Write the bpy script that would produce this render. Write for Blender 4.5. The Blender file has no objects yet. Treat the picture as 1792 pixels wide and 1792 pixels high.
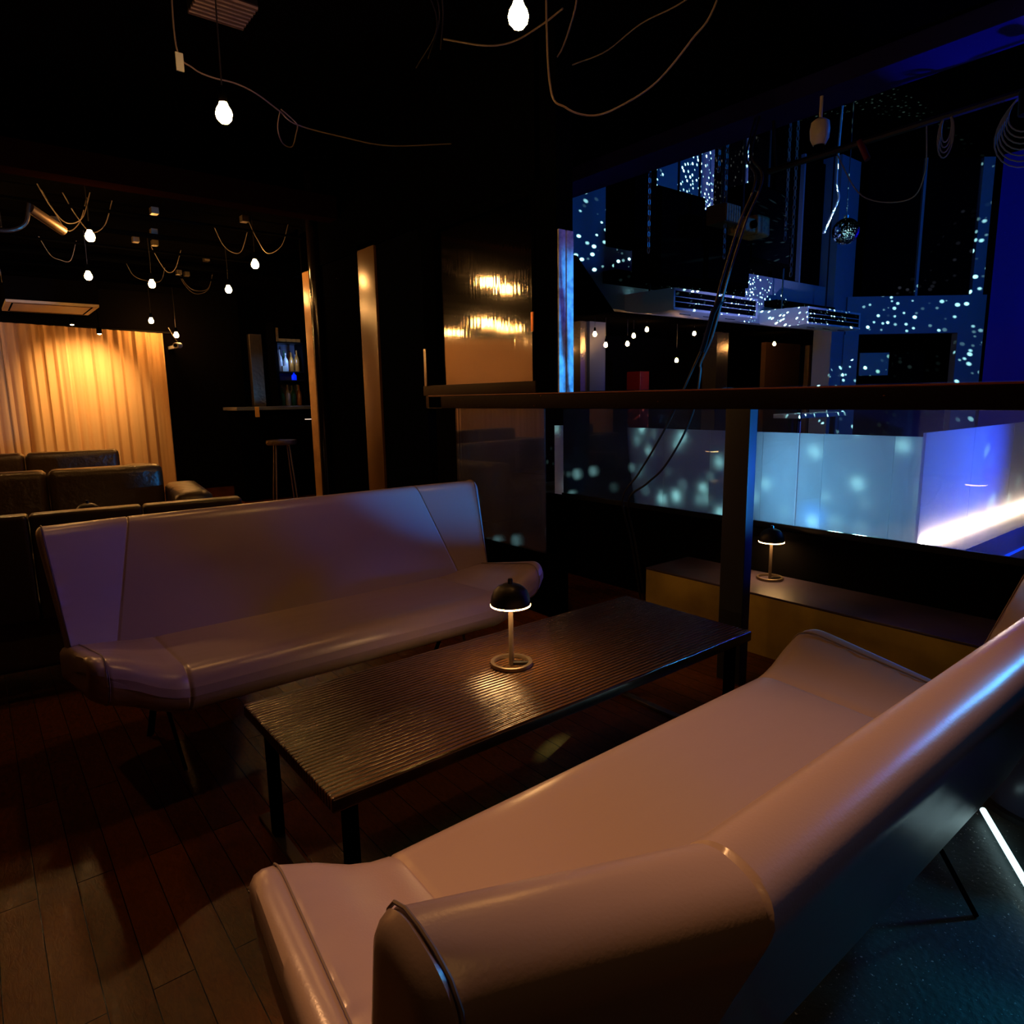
import bpy, bmesh, math, random
from mathutils import Vector, Matrix
PI = math.pi
random.seed(7)
S = bpy.context.scene
COL = S.collection

# ---------------------------------------------------------------- camera, world, exposure
cam_d = bpy.data.cameras.new('camera'); cam = bpy.data.objects.new('camera', cam_d); COL.objects.link(cam)
S.camera = cam
cam_d.sensor_width = 36.0; cam_d.lens = 1180/1792*36.0; cam_d.clip_start = .02; cam_d.clip_end = 200
_p, _r, _az = math.radians(9.62), math.radians(.93), math.radians(51.4)
_f0 = Vector((math.cos(_az), math.sin(_az), 0)); _r0 = Vector((math.sin(_az), -math.cos(_az), 0)); _u0 = Vector((0, 0, 1))
_f = _f0*math.cos(_p) - _u0*math.sin(_p); _u1 = _f0*math.sin(_p) + _u0*math.cos(_p)
_rt = _r0*math.cos(_r) - _u1*math.sin(_r); _up = _r0*math.sin(_r) + _u1*math.cos(_r)
M = Matrix((( _rt.x, _up.x, -_f.x, 0), (_rt.y, _up.y, -_f.y, 0), (_rt.z, _up.z, -_f.z, 1.2), (0, 0, 0, 1)))
cam.matrix_world = M
w = bpy.data.worlds.new('world'); S.world = w; w.use_nodes = True
w.node_tree.nodes['Background'].inputs[0].default_value = (.002, .002, .003, 1)
w.node_tree.nodes['Background'].inputs[1].default_value = .15
S.view_settings.view_transform = 'Standard'; S.view_settings.look = 'None'
S.view_settings.exposure = 0.0; S.view_settings.gamma = 1.0; S.view_settings.use_curve_mapping = False
S.cycles.use_denoising = True
S.cycles.sample_clamp_indirect = 4.0
S.cycles.max_bounces = 7; S.cycles.transparent_max_bounces = 16
S.cycles.caustics_reflective = False; S.cycles.caustics_refractive = False

def lamp(name, kind, loc, power, color, target=None, size=.1, spot=None, blend=.3, sizey=None):
    d = bpy.data.lights.new(name, kind); d.energy = power; d.color = color
    if kind == 'AREA':
        d.size = size
        if sizey: d.shape = 'RECTANGLE'; d.size_y = sizey
    else: d.shadow_soft_size = size
    if kind == 'SPOT': d.spot_size = math.radians(spot); d.spot_blend = blend
    o = bpy.data.objects.new(name, d); COL.objects.link(o); o.location = loc
    if target: o.rotation_euler = (Vector(target)-Vector(loc)).to_track_quat('-Z', 'Y').to_euler()
    return o

WARM = (1, .50, .16); WARM_D = (1, .47, .18)
# stage wash of the dance hall, lounge lights, and added lamps
lamp('hall_blue_wash', 'AREA', (8.4, -.6, 4.0), 70, (.005, .17, 1), (9, 5.6, 2.4), size=.6)
lamp('hall_blue_end_wash', 'SPOT', (9.5, 1.2, 2.2), 700, (.01, .01, 1), (13.2, 1.8, 2.5), size=.1, spot=50, blend=1)
lamp('violet_hall_spot', 'SPOT', (7.2, -.6, 3.6), 95, (.16, .03, 1), (1.6, .8, .5), size=.12, spot=30, blend=.6)
lamp('cyan_side_spot', 'SPOT', (4.2, -.05, 1.9), 75, (.03, .52, .9), (1.7, .1, .4), size=.10, spot=46, blend=.3)
lamp('blue_floor_par', 'SPOT', (3.62, 1.27, .56), 240, (.01, .22, 1), (1.84, 2.64, .74), size=.03, spot=15, blend=.5)
lamp('added_beam_fill', 'SPOT', (5.8, .8, -.1), 330, (.02, .02, 1), (4.2, 1.8, 2.9), size=.06, spot=50, blend=.9)  # added lamp, turns the underside of the beam blue
lamp('added_screen_blue', 'SPOT', (4.3, .30, .75), 130, (.015, .07, 1), (3.75, 1.17, .85), size=.08, spot=84, blend=1)  # added in front of the screen to colour it blue, source unknown
lamp('cold_par', 'SPOT', (3.30, 2.45, .57), 48, (.20, .60, 1), (4.0, 1.6, .7), size=.1, spot=125, blend=.8)
lamp('added_post_cyan', 'SPOT', (2.95, .35, .75), 200, (.03, .36, 1), (2.42, 1.5, .95), size=.03, spot=30, blend=.6)  # added for the blue on the rail post, real fixture unknown
lamp('added_channel_cyan', 'SPOT', (2.95, .35, 1.36), 400, (.03, .36, 1), (2.43, 2.6, 1.55), size=.03, spot=20, blend=.5)  # another added lamp, only for the blue on the steel channels
lamp('added_ac_rim', 'SPOT', (6.3, 1.2, .4), 480, (.30, .36, 1), (7.8, 4.9, 2.22), size=.08, spot=42, blend=.7)  # added rim lamp that lifts the air conditioners out of the dark
lamp('added_bar_cyan', 'SPOT', (2.9, 7.9, 1.25), 7, (.03, .45, 1), (3.0, 9.0, 1.5), size=.03, spot=34, blend=.6)  # added to give the bar pillar its cyan light
lamp('added_shelf_fill', 'POINT', (3.72, 9.60, 1.80), 2.2, (.25, .45, 1), size=.02)  # added point lamp that brightens the bottles and shelf back
lamp('added_curtain_fill', 'SPOT', (-2.9, 7.6, 2.4), 90, WARM_D, (-2.5, 10, .9), size=.04, spot=95, blend=.8)  # added out of view so the mirrored curtain gets brighter
lamp('added_floor_cyan', 'SPOT', (3.05, .45, .8), 13, (.01, .40, .55), (1.75, .0, 0), size=.04, spot=48, blend=.4)  # added to tint the near floor teal while missing the sofa back
lamp('lounge_downlight', 'SPOT', (.25, 1.25, 2.9), 165, WARM_D, (.90, .64, .4), size=.05, spot=40, blend=.7)
lamp('lounge_rear_downlight', 'SPOT', (-.3, -1.0, 2.9), 8, WARM, (.45, .35, .8), size=.05, spot=26, blend=.8)
lamp('lounge_back_downlight', 'SPOT', (.20, 5.7, 2.3), 26, WARM, (.04, 1.95, 0), size=.03, spot=10, blend=.5)
lamp('added_floor_warm', 'SPOT', (.62, 4.3, 2.45), 30, WARM, (.27, 1.42, 0), size=.03, spot=15, blend=.5)  # added lamp without a fixture, for the nearer bright floor patch
# the mirror ball throws its dots over the hall
_g = bpy.data.lights.new('mirror_ball_beams', 'POINT'); _g.energy = 8500; _g.color = (.45, 1, .95); _g.shadow_soft_size = 0.0
_g.use_nodes = True; _nt = _g.node_tree; _em = _nt.nodes['Emission']
_tc = _nt.nodes.new('ShaderNodeNewGeometry'); _vo = _nt.nodes.new('ShaderNodeTexVoronoi'); _vo.inputs['Scale'].default_value = 38
_mr = _nt.nodes.new('ShaderNodeMapRange'); _mr.interpolation_type = 'SMOOTHSTEP'
_mr.inputs[1].default_value = .31; _mr.inputs[2].default_value = .13; _mr.inputs[3].default_value = 0; _mr.inputs[4].default_value = 1
_mu = _nt.nodes.new('ShaderNodeMath'); _mu.operation = 'MULTIPLY'; _sp = _nt.nodes.new('ShaderNodeSeparateColor')
_gx = {}
for _k, _op, _v in (('X', 'LESS_THAN', -.70), ('Y', 'LESS_THAN', 0), ('Z', 'GREATER_THAN', -.375)):   # added direction mask in the lamp keeps the beams out of the lounge
    _gx[_k] = _nt.nodes.new('ShaderNodeMath'); _gx[_k].operation = _op; _gx[_k].inputs[1].default_value = _v
_pw = _nt.nodes.new('ShaderNodeMath'); _pw.operation = 'POWER'; _pw.inputs[1].default_value = 1.6
_ad = _nt.nodes.new('ShaderNodeVectorMath'); _ad.operation = 'ADD'; _ad.inputs[1].default_value = (.37, 1.21, 2.13)
_nt.links.new(_tc.outputs['Normal'], _ad.inputs[0]); _nt.links.new(_ad.outputs[0], _vo.inputs['Vector']); _nt.links.new(_vo.outputs['Distance'], _mr.inputs[0])
_nt.links.new(_vo.outputs['Color'], _sp.inputs[0]); _nt.links.new(_sp.outputs[0], _pw.inputs[0])
_nt.links.new(_mr.outputs[0], _mu.inputs[0]); _nt.links.new(_pw.outputs[0], _mu.inputs[1]); _sx = _nt.nodes.new('ShaderNodeSeparateXYZ'); _nt.links.new(_tc.outputs['Normal'], _sx.inputs[0])
for _k in 'XYZ': _nt.links.new(_sx.outputs[_k], _gx[_k].inputs[0])
_m1 = _nt.nodes.new('ShaderNodeMath'); _m1.operation = 'MULTIPLY'; _m2 = _nt.nodes.new('ShaderNodeMath'); _m2.operation = 'MULTIPLY'
_m3 = _nt.nodes.new('ShaderNodeMath'); _m3.operation = 'SUBTRACT'; _m3.inputs[0].default_value = 1; _m4 = _nt.nodes.new('ShaderNodeMath'); _m4.operation = 'MULTIPLY'
_nt.links.new(_gx['X'].outputs[0], _m1.inputs[0]); _nt.links.new(_gx['Y'].outputs[0], _m1.inputs[1]); _nt.links.new(_m1.outputs[0], _m2.inputs[0]); _nt.links.new(_gx['Z'].outputs[0], _m2.inputs[1])
_n1 = _nt.nodes.new('ShaderNodeMath'); _n1.operation = 'GREATER_THAN'; _n1.inputs[1].default_value = 0; _nt.links.new(_sx.outputs['X'], _n1.inputs[0])
_n2a = _nt.nodes.new('ShaderNodeMath'); _n2a.operation = 'LESS_THAN'; _n2a.inputs[1].default_value = .02; _nt.links.new(_sx.outputs['Y'], _n2a.inputs[0])
_n3 = _nt.nodes.new('ShaderNodeMath'); _n3.operation = 'MULTIPLY'; _nt.links.new(_n1.outputs[0], _n3.inputs[0]); _nt.links.new(_n2a.outputs[0], _n3.inputs[1])
_n4 = _nt.nodes.new('ShaderNodeMath'); _n4.operation = 'MAXIMUM'; _nt.links.new(_m2.outputs[0], _n4.inputs[0]); _nt.links.new(_n3.outputs[0], _n4.inputs[1]); _nt.links.new(_n4.outputs[0], _m3.inputs[1]); _nt.links.new(_mu.outputs[0], _m4.inputs[0]); _nt.links.new(_m3.outputs[0], _m4.inputs[1])
_nt.links.new(_m4.outputs[0], _em.inputs['Strength'])
_go = bpy.data.objects.new('mirror_ball_beams', _g); COL.objects.link(_go); _go.location = (8.18, 3.92, 2.98)

# ---------------------------------------------------------------- materials
def lin(c):
    return tuple((x/12.92 if x <= .04045 else ((x+.055)/1.055)**2.4) for x in c)
def mat(name, col, rough=.5, metal=0, spec=.5, bump=None, noise=None, emit=None, es=0, coat=0, trans=0):
    m = bpy.data.materials.new(name); m.use_nodes = True; nt = m.node_tree; b = nt.nodes['Principled BSDF']
    b.inputs['Base Color'].default_value = (*col, 1); b.inputs['Roughness'].default_value = rough
    b.inputs['Metallic'].default_value = metal; b.inputs['Specular IOR Level'].default_value = spec
    b.inputs['Coat Weight'].default_value = coat
    if emit: b.inputs['Emission Color'].default_value = (*emit, 1); b.inputs['Emission Strength'].default_value = es
    tc = nt.nodes.new('ShaderNodeTexCoord')
    if noise:   # (scale, colour2, lo, hi)
        n = nt.nodes.new('ShaderNodeTexNoise'); n.inputs['Scale'].default_value = noise[0]; n.inputs['Detail'].default_value = 6
        r = nt.nodes.new('ShaderNodeValToRGB'); r.color_ramp.elements[0].position = noise[2]; r.color_ramp.elements[1].position = noise[3]
        r.color_ramp.elements[0].color = (*col, 1); r.color_ramp.elements[1].color = (*noise[1], 1)
        nt.links.new(tc.outputs['Object'], n.inputs['Vector']); nt.links.new(n.outputs['Fac'], r.inputs[0]); nt.links.new(r.outputs[0], b.inputs['Base Color'])
    if bump:    # (scale, strength, distance)
        n = nt.nodes.new('ShaderNodeTexNoise'); n.inputs['Scale'].default_value = bump[0]; n.inputs['Detail'].default_value = 4
        q = nt.nodes.new('ShaderNodeBump'); q.inputs['Strength'].default_value = bump[1]; q.inputs['Distance'].default_value = bump[2]
        nt.links.new(tc.outputs['Object'], n.inputs['Vector']); nt.links.new(n.outputs['Fac'], q.inputs['Height']); nt.links.new(q.outputs[0], b.inputs['Normal'])
    return m
def flat(name, col, speckc=None):
    m = bpy.data.materials.new(name); m.use_nodes = True; nt = m.node_tree; nt.nodes.clear()
    o = nt.nodes.new('ShaderNodeOutputMaterial'); d = nt.nodes.new('ShaderNodeBsdfDiffuse'); d.inputs[0].default_value = (*col, 1); d.inputs[1].default_value = .5
    tc = nt.nodes.new('ShaderNodeTexCoord'); n = nt.nodes.new('ShaderNodeTexNoise'); n.inputs['Scale'].default_value = 45; n.inputs['Detail'].default_value = 5
    r = nt.nodes.new('ShaderNodeValToRGB'); r.color_ramp.elements[0].position = .70; r.color_ramp.elements[1].position = .76
    r.color_ramp.elements[0].color = (*col, 1); r.color_ramp.elements[1].color = (*(speckc or tuple(c*2 for c in col)), 1)
    nt.links.new(tc.outputs['Object'], n.inputs['Vector']); nt.links.new(n.outputs['Fac'], r.inputs[0]); nt.links.new(r.outputs[0], d.inputs[0])
    nt.links.new(d.outputs[0], o.inputs[0]); return m
def emis(name, col, s):
    m = bpy.data.materials.new(name); m.use_nodes = True; nt = m.node_tree; nt.nodes.clear()
    o = nt.nodes.new('ShaderNodeOutputMaterial'); e = nt.nodes.new('ShaderNodeEmission')
    e.inputs[0].default_value = (*col, 1); e.inputs[1].default_value = s; nt.links.new(e.outputs[0], o.inputs[0]); return m
def glass(name, tint, refl=1.0, rough=.0, haze=.0, wavy=None):
    """thin pane: clear transmission, Fresnel mirror, a little dust"""
    m = bpy.data.materials.new(name); m.use_nodes = True; nt = m.node_tree; nt.nodes.clear(); L = nt.links.new
    o = nt.nodes.new('ShaderNodeOutputMaterial'); t = nt.nodes.new('ShaderNodeBsdfTransparent'); t.inputs[0].default_value = (*tint, 1)
    g = nt.nodes.new('ShaderNodeBsdfGlossy'); g.inputs['Roughness'].default_value = rough; fr = nt.nodes.new('ShaderNodeFresnel'); fr.inputs[0].default_value = 1.5
    mu = nt.nodes.new('ShaderNodeMath'); mu.operation = 'MULTIPLY'; mu.inputs[1].default_value = refl; mu.use_clamp = True
    mx = nt.nodes.new('ShaderNodeMixShader'); L(fr.outputs[0], mu.inputs[0]); L(mu.outputs[0], mx.inputs[0]); L(t.outputs[0], mx.inputs[1]); L(g.outputs[0], mx.inputs[2])
    out = mx
    if wavy:
        tc = nt.nodes.new('ShaderNodeTexCoord'); mp = nt.nodes.new('ShaderNodeMapping'); mp.inputs['Scale'].default_value = wavy[0]
        n = nt.nodes.new('ShaderNodeTexNoise'); n.inputs['Scale'].default_value = 1; n.inputs['Detail'].default_value = 2
        q = nt.nodes.new('ShaderNodeBump'); q.inputs['Strength'].default_value = wavy[1]; q.inputs['Distance'].default_value = .002
        L(tc.outputs['Object'], mp.inputs[0]); L(mp.outputs[0], n.inputs['Vector']); L(n.outputs['Fac'], q.inputs['Height']); L(q.outputs[0], g.inputs['Normal'])
    if haze:
        d = nt.nodes.new('ShaderNodeBsdfDiffuse'); d.inputs[0].default_value = (.7, .7, .75, 1)
        tr = nt.nodes.new('ShaderNodeBsdfTranslucent'); tr.inputs[0].default_value = (.7, .7, .75, 1)
        ad = nt.nodes.new('ShaderNodeMixShader'); L(d.outputs[0], ad.inputs[1]); L(tr.outputs[0], ad.inputs[2])
        tc2 = nt.nodes.new('ShaderNodeTexCoord'); n2 = nt.nodes.new('ShaderNodeTexNoise'); n2.inputs['Scale'].default_value = 3; n2.inputs['Detail'].default_value = 8
        m2 = nt.nodes.new('ShaderNodeMapRange'); m2.inputs[1].default_value = .35; m2.inputs[2].default_value = .8; m2.inputs[3].default_value = haze*.3; m2.inputs[4].default_value = haze
        L(tc2.outputs['Object'], n2.inputs['Vector']); L(n2.outputs['Fac'], m2.inputs[0])
        m3 = nt.nodes.new('ShaderNodeMixShader'); L(m2.outputs[0], m3.inputs[0]); L(out.outputs[0], m3.inputs[1]); L(ad.outputs[0], m3.inputs[2]); out = m3
    L(out.outputs[0], o.inputs[0]); return m

silver = mat('silver_leatherette', (.35, .26, .25), .29, .0, .7, bump=(260, .25, .0008))
nt = silver.node_tree   # long soft creases in the leather besides the grain
_b2 = nt.nodes.new('ShaderNodeBump'); _b2.inputs['Strength'].default_value = .35; _b2.inputs['Distance'].default_value = .012
_n2 = nt.nodes.new('ShaderNodeTexNoise'); _n2.inputs['Scale'].default_value = 1.0; _n2.inputs['Detail'].default_value = 2
_mp = nt.nodes.new('ShaderNodeMapping'); _mp.inputs['Scale'].default_value = (2.2, 7, 7)
_tc = [n for n in nt.nodes if n.type == 'TEX_COORD'][0]; _b1 = [n for n in nt.nodes if n.type == 'BUMP' and n != _b2][0]
nt.links.new(_tc.outputs['Object'], _mp.inputs[0]); nt.links.new(_mp.outputs[0], _n2.inputs['Vector']); nt.links.new(_n2.outputs['Fac'], _b2.inputs['Height']); nt.links.new(_b2.outputs[0], _b1.inputs['Normal'])
silver_seam = mat('leatherette_seam', (.20, .15, .13), .5)
black_leather = mat('black_leather', (.065, .042, .020), .33, 0, .6, bump=(14, .5, .02))
black = flat('matt_black', (.0015, .0015, .0015))
black_gloss = mat('black_gloss_paint', (.002, .002, .003), .40, 0, .07, bump=(60, .25, .002))
black_metal = mat('black_metal', (.012, .012, .013), .35, .3, .5)
dome_black = mat('lamp_black', (.012, .011, .010), .42, .2, .5)
steel = mat('brushed_steel', (.50, .46, .40), .35, .9)
dark_wall = flat('dark_wall_paint', (.004, .0035, .0035))
ceil_m = flat('ceiling_black', (.0016, .0014, .0012))
post_m = mat('satin_brown_post', (.13, .07, .025), .24, 0, .9, bump=(110, .18, .002))
channel_m = mat('dusty_grey_steel', (.62, .64, .66), .45, .0, .5, noise=(22, (.28, .30, .34), .42, .66))
post_blue = mat('blue_black_post', (.028, .030, .034), .4, 0, .2)
rail_m = mat('varnished_dark_rail', (.004, .001, .0006), .45, 0, .06, noise=(55, (.20, .07, .02), .70, .76), bump=(40, .3, .003))
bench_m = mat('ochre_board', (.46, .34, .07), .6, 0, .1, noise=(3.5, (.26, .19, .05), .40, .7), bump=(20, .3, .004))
bench_top = mat('violet_lit_bench_top', (.07, .05, .09), .5, 0, .4, noise=(3, (.03, .02, .04), .4, .7))  # violet hall light and dimness put into the colour of the top
wall_blue = mat('grey_plaster', (.30, .33, .38), .6, 0, .3, bump=(40, .1, .003))
pale = mat('pale_board', (.62, .62, .64), .32, 0, .5, noise=(2, (.52, .53, .56), .3, .7))
white_p = mat('white_plastic', (.75, .76, .78), .4)
grille = flat('dark_grille', (.003, .003, .004))
yellowish = mat('yellow_painted_steel', (.50, .28, .06), .5, noise=(30, (.15, .08, .02), .5, .7))
red_m = mat('red_lacquer', (.10, .003, .002), .4)
brownpanel = mat('brown_wall_panel', (.18, .085, .04), .5)
copper = mat('copper_latch', (.55, .22, .08), .3, .9)
paper = mat('pale_paper', (.45, .55, .50), .7)
mirror_m = mat('mirror_tile', (.85, .87, .9), .04, 1.0)
cable_m = mat('grey_cable', (.16, .13, .11), .45)
cable_b = mat('black_cable', (.02, .02, .022), .35)
foil = mat('brushed_copper_panel', (.30, .26, .22), .25, .8, bump=(30, .4, .005))
bulb_m = emis('bulb_glow', (1, .45, .12), 245)
bulb_far = emis('bulb_glow_far', (1, .50, .16), 90)
ring_m = emis('lamp_ring_glow', (1, .55, .20), 34)
strip_m = emis('warm_white_strip', (1, .72, .50), 150)
tube_m = emis('cold_tube', (.62, .95, 1), 2.0)
blue_led = emis('blue_led_edge', (.0, .04, 1), 1.6)

def frosted(name, col, t):
    m = bpy.data.materials.new(name); m.use_nodes = True; nt = m.node_tree; nt.nodes.clear(); L = nt.links.new
    o = nt.nodes.new('ShaderNodeOutputMaterial'); d = nt.nodes.new('ShaderNodeBsdfDiffuse'); d.inputs[0].default_value = (*col, 1)
    tr = nt.nodes.new('ShaderNodeBsdfTranslucent'); tr.inputs[0].default_value = (*col, 1); mx = nt.nodes.new('ShaderNodeMixShader'); mx.inputs[0].default_value = t
    L(d.outputs[0], mx.inputs[1]); L(tr.outputs[0], mx.inputs[2]); L(mx.outputs[0], o.inputs[0]); return m
board_m = frosted('pale_translucent_board', (.78, .82, .84), .62)
acrylic = frosted('frosted_acrylic', (.75, .76, .80), .6)
rail_glass = glass('dusty_clear_glass', (.93, .95, .96), 1.3, .0, .05)
pane_glass = glass('tinted_pane', (.45, .45, .46), 7.0, .06, .0, wavy=((1, 45, 1.5), .28))
low_glass = glass('dusty_low_pane', (.70, .70, .72), 2.0, .02, .10)
bottle_green = mat('bottle_green', (.02, .10, .04), .1); bottle_amber = mat('bottle_amber', (.30, .12, .02), .15)
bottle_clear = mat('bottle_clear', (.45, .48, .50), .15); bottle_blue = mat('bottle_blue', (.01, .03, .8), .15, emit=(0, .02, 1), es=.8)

def wood_table():
    m = bpy.data.materials.new('ribbed_dark_oak'); m.use_nodes = True; nt = m.node_tree; L = nt.links.new; b = nt.nodes['Principled BSDF']
    tc = nt.nodes.new('ShaderNodeTexCoord'); mp = nt.nodes.new('ShaderNodeMapping'); mp.inputs['Scale'].default_value = (1, 1, 1)
    wv = nt.nodes.new('ShaderNodeTexWave'); wv.bands_direction = 'Y'; wv.inputs['Scale'].default_value = 21; wv.inputs['Distortion'].default_value = 2.2
    wv.inputs['Detail'].default_value = 2; wv.inputs['Detail Scale'].default_value = .25
    n = nt.nodes.new('ShaderNodeTexNoise'); n.inputs['Scale'].default_value = 1; n.inputs['Detail'].default_value = 5
    mp2 = nt.nodes.new('ShaderNodeMapping'); mp2.inputs['Scale'].default_value = (16, 300, 10)
    L(tc.outputs['Object'], mp.inputs[0]); L(mp.outputs[0], wv.inputs['Vector']); L(tc.outputs['Object'], mp2.inputs[0]); L(mp2.outputs[0], n.inputs['Vector'])
    ad = nt.nodes.new('ShaderNodeMath'); ad.operation = 'MULTIPLY_ADD'; ad.inputs[1].default_value = .35
    L(n.outputs['Fac'], ad.inputs[0]); L(wv.outputs['Fac'], ad.inputs[2])
    q = nt.nodes.new('ShaderNodeBump'); q.inputs['Strength'].default_value = .55; q.inputs['Distance'].default_value = .004
    L(ad.outputs[0], q.inputs['Height']); L(q.outputs[0], b.inputs['Normal'])
    r = nt.nodes.new('ShaderNodeValToRGB'); r.color_ramp.elements[0].position = .3; r.color_ramp.elements[1].position = 1.3
    r.color_ramp.elements[0].color = (.012, .006, .003, 1); r.color_ramp.elements[1].color = (.085, .038, .011, 1)
    L(ad.outputs[0], r.inputs[0]); L(r.outputs[0], b.inputs['Base Color'])
    b.inputs['Roughness'].default_value = .18; b.inputs['Specular IOR Level'].default_value = .85
    return m
table_m = wood_table()
def wood_floor():
    m = bpy.data.materials.new('dark_plank_floor'); m.use_nodes = True; nt = m.node_tree; L = nt.links.new; b = nt.nodes['Principled BSDF']
    tc = nt.nodes.new('ShaderNodeTexCoord'); mp = nt.nodes.new('ShaderNodeMapping'); mp.inputs['Rotation'].default_value = (0, 0, PI/2)
    br = nt.nodes.new('ShaderNodeTexBrick'); br.inputs['Scale'].default_value = 1; br.inputs['Brick Width'].default_value = .95; br.inputs['Row Height'].default_value = .082
    br.inputs['Mortar Size'].default_value = .0012; br.inputs['Color1'].default_value = (.26, .080, .010, 1); br.inputs['Color2'].default_value = (.18, .055, .007, 1)
    br.inputs['Mortar'].default_value = (.004, .002, .001, 1); br.inputs['Mortar Smooth'].default_value = .2
    L(tc.outputs['Object'], mp.inputs[0]); L(mp.outputs[0], br.inputs['Vector'])
    mp2 = nt.nodes.new('ShaderNodeMapping'); mp2.inputs['Scale'].default_value = (85, 26, 10)
    n = nt.nodes.new('ShaderNodeTexNoise'); n.inputs['Scale'].default_value = 1; n.inputs['Detail'].default_value = 9; n.inputs['Distortion'].default_value = 1.2; n.inputs['Roughness'].default_value = .7
    L(tc.outputs['Object'], mp2.inputs[0]); L(mp2.outputs[0], n.inputs['Vector'])
    q = nt.nodes.new('ShaderNodeBump'); q.inputs['Strength'].default_value = .55; q.inputs['Distance'].default_value = .003; L(n.outputs['Fac'], q.inputs['Height'])
    q2 = nt.nodes.new('ShaderNodeBump'); q2.inputs['Strength'].default_value = .6; q2.inputs['Distance'].default_value = .003; q2.invert = True
    L(br.outputs['Fac'], q2.inputs['Height']); L(q.outputs[0], q2.inputs['Normal']); L(q2.outputs[0], b.inputs['Normal'])
    mm = nt.nodes.new('ShaderNodeMix'); mm.data_type = 'RGBA'; mm.blend_type = 'MULTIPLY'; mm.inputs[0].default_value = .85
    L(br.outputs['Color'], mm.inputs[6]); L(n.outputs['Fac'], mm.inputs[7]); L(mm.outputs[2], b.inputs['Base Color'])
    b.inputs['Roughness'].default_value = .20; b.inputs['Specular IOR Level'].default_value = .2; return m
floor_m = wood_floor()
speck = mat('speckled_dark_floor', (.03, .04, .04), .5, 0, .3, noise=(150, (.6, .6, .55), .66, .72), bump=(70, .5, .003))
curtain_m = mat('amber_net_curtain', (.72, .44, .20), .75, 0, .1)
_b = curtain_m.node_tree.nodes['Principled BSDF']; _b.inputs['Subsurface Weight'].default_value = 0

# ---------------------------------------------------------------- mesh helpers
class MB:
    def __init__(s): s.v = []; s.f = []
    def box(s, x0, x1, y0, y1, z0, z1):
        n = len(s.v); s.v += [(x, y, z) for x in (x0, x1) for y in (y0, y1) for z in (z0, z1)]
        s.f += [tuple(n+i for i in q) for q in ((0, 1, 3, 2), (4, 6, 7, 5), (0, 4, 5, 1), (2, 3, 7, 6), (0, 2, 6, 4), (1, 5, 7, 3))]; return s
    def loops(s, rings, cap=True, closed=True):
        n0 = len(s.v); k = len(rings[0])
        for r in rings: s.v += [tuple(p) for p in r]
        for i in range(len(rings)-1):
            for j in range(k if closed else k-1):
                a = n0+i*k+j; b = n0+i*k+(j+1) % k; s.f.append((a, b, b+k, a+k))
        if cap and closed:
            for i, rev in ((0, True), (len(rings)-1, False)):
                c = len(s.v); pts = rings[i]; s.v.append(tuple(sum(p[t] for p in pts)/k for t in range(3)))
                for j in range(k):
                    a = n0+i*k+j; b = n0+i*k+(j+1) % k; s.f.append((b, a, c) if rev else (a, b, c))
        return s
    def lathe(s, prof, seg=24, c=(0, 0, 0)):
        rings = [[(c[0]+r*math.cos(2*PI*j/seg), c[1]+r*math.sin(2*PI*j/seg), c[2]+z) for j in range(seg)] for r, z in prof]
        return s.loops(rings)
    def tube(s, pts, r, seg=8, flat=None):
        P = [Vector(p) for p in pts]; rings = []; up = None
        for i, p in enumerate(P):
            d = (P[min(i+1, len(P)-1)]-P[max(i-1, 0)]).normalized()
            if up is None: up = Vector((0, 0, 1)) if abs(d.z) < .9 else Vector((1, 0, 0))
            a = d.cross(up).normalized(); b = a.cross(d).normalized(); up = b
            ry = r if flat is None else flat
            rings.append([p+a*r*math.cos(2*PI*j/seg)+b*ry*math.sin(2*PI*j/seg) for j in range(seg)])
        return s.loops(rings)
    def build(s, name, m, parent=None, smooth=True, bevel=0, loc=None):
        me = bpy.data.meshes.new(name); me.from_pydata(s.v, [], s.f); bm = bmesh.new(); bm.from_mesh(me)
        bmesh.ops.recalc_face_normals(bm, faces=bm.faces)
        if bevel:
            es = [e for e in bm.edges if len(e.link_faces) == 2 and e.calc_face_angle(0) > .6]
            bmesh.ops.bevel(bm, geom=es, offset=bevel, segments=3, affect='EDGES', profile=.6)
        bm.to_mesh(me); bm.free(); me.materials.append(m)
        if smooth:
            for p in me.polygons: p.use_smooth = True
            try: me.set_sharp_from_angle(angle=math.radians(42))
            except Exception: pass
        o = bpy.data.objects.new(name, me); COL.objects.link(o)
        if parent: o.parent = parent
        if loc: o.location = loc
        return o
def box(x0, x1, y0, y1, z0, z1): return MB().box(x0, x1, y0, y1, z0, z1)
def spline(pts, n=10):
    P = [Vector(p) for p in pts]; P = [P[0]*2-P[1]]+P+[P[-1]*2-P[-2]]; out = []
    for i in range(1, len(P)-2):
        for k in range(n):
            t = k/n; a, b, c, d = P[i-1:i+3]
            out.append(.5*((2*b)+(c-a)*t+(2*a-5*b+4*c-d)*t*t+(3*b-a-3*c+d)*t**3))
    out.append(P[-2]); return out
def thing(name, label, cat, loc=(0, 0, 0), rz=0, group=None):
    o = bpy.data.objects.new(name, None); COL.objects.link(o); o.location = loc; o.rotation_euler = (0, 0, rz)
    o.empty_display_size = .1; o['label'] = label; o['category'] = cat
    if group: o['group'] = group
    return o
def tag(o, label, cat, group=None):
    o['label'] = label; o['category'] = cat
    if group: o['group'] = group
    return o
def struct(name, mb, m, smooth=False, bevel=0, label=None):
    o = mb.build(name, m, None, smooth, bevel); o['kind'] = 'structure'
    if label: o['label'] = label
    return o
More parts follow.
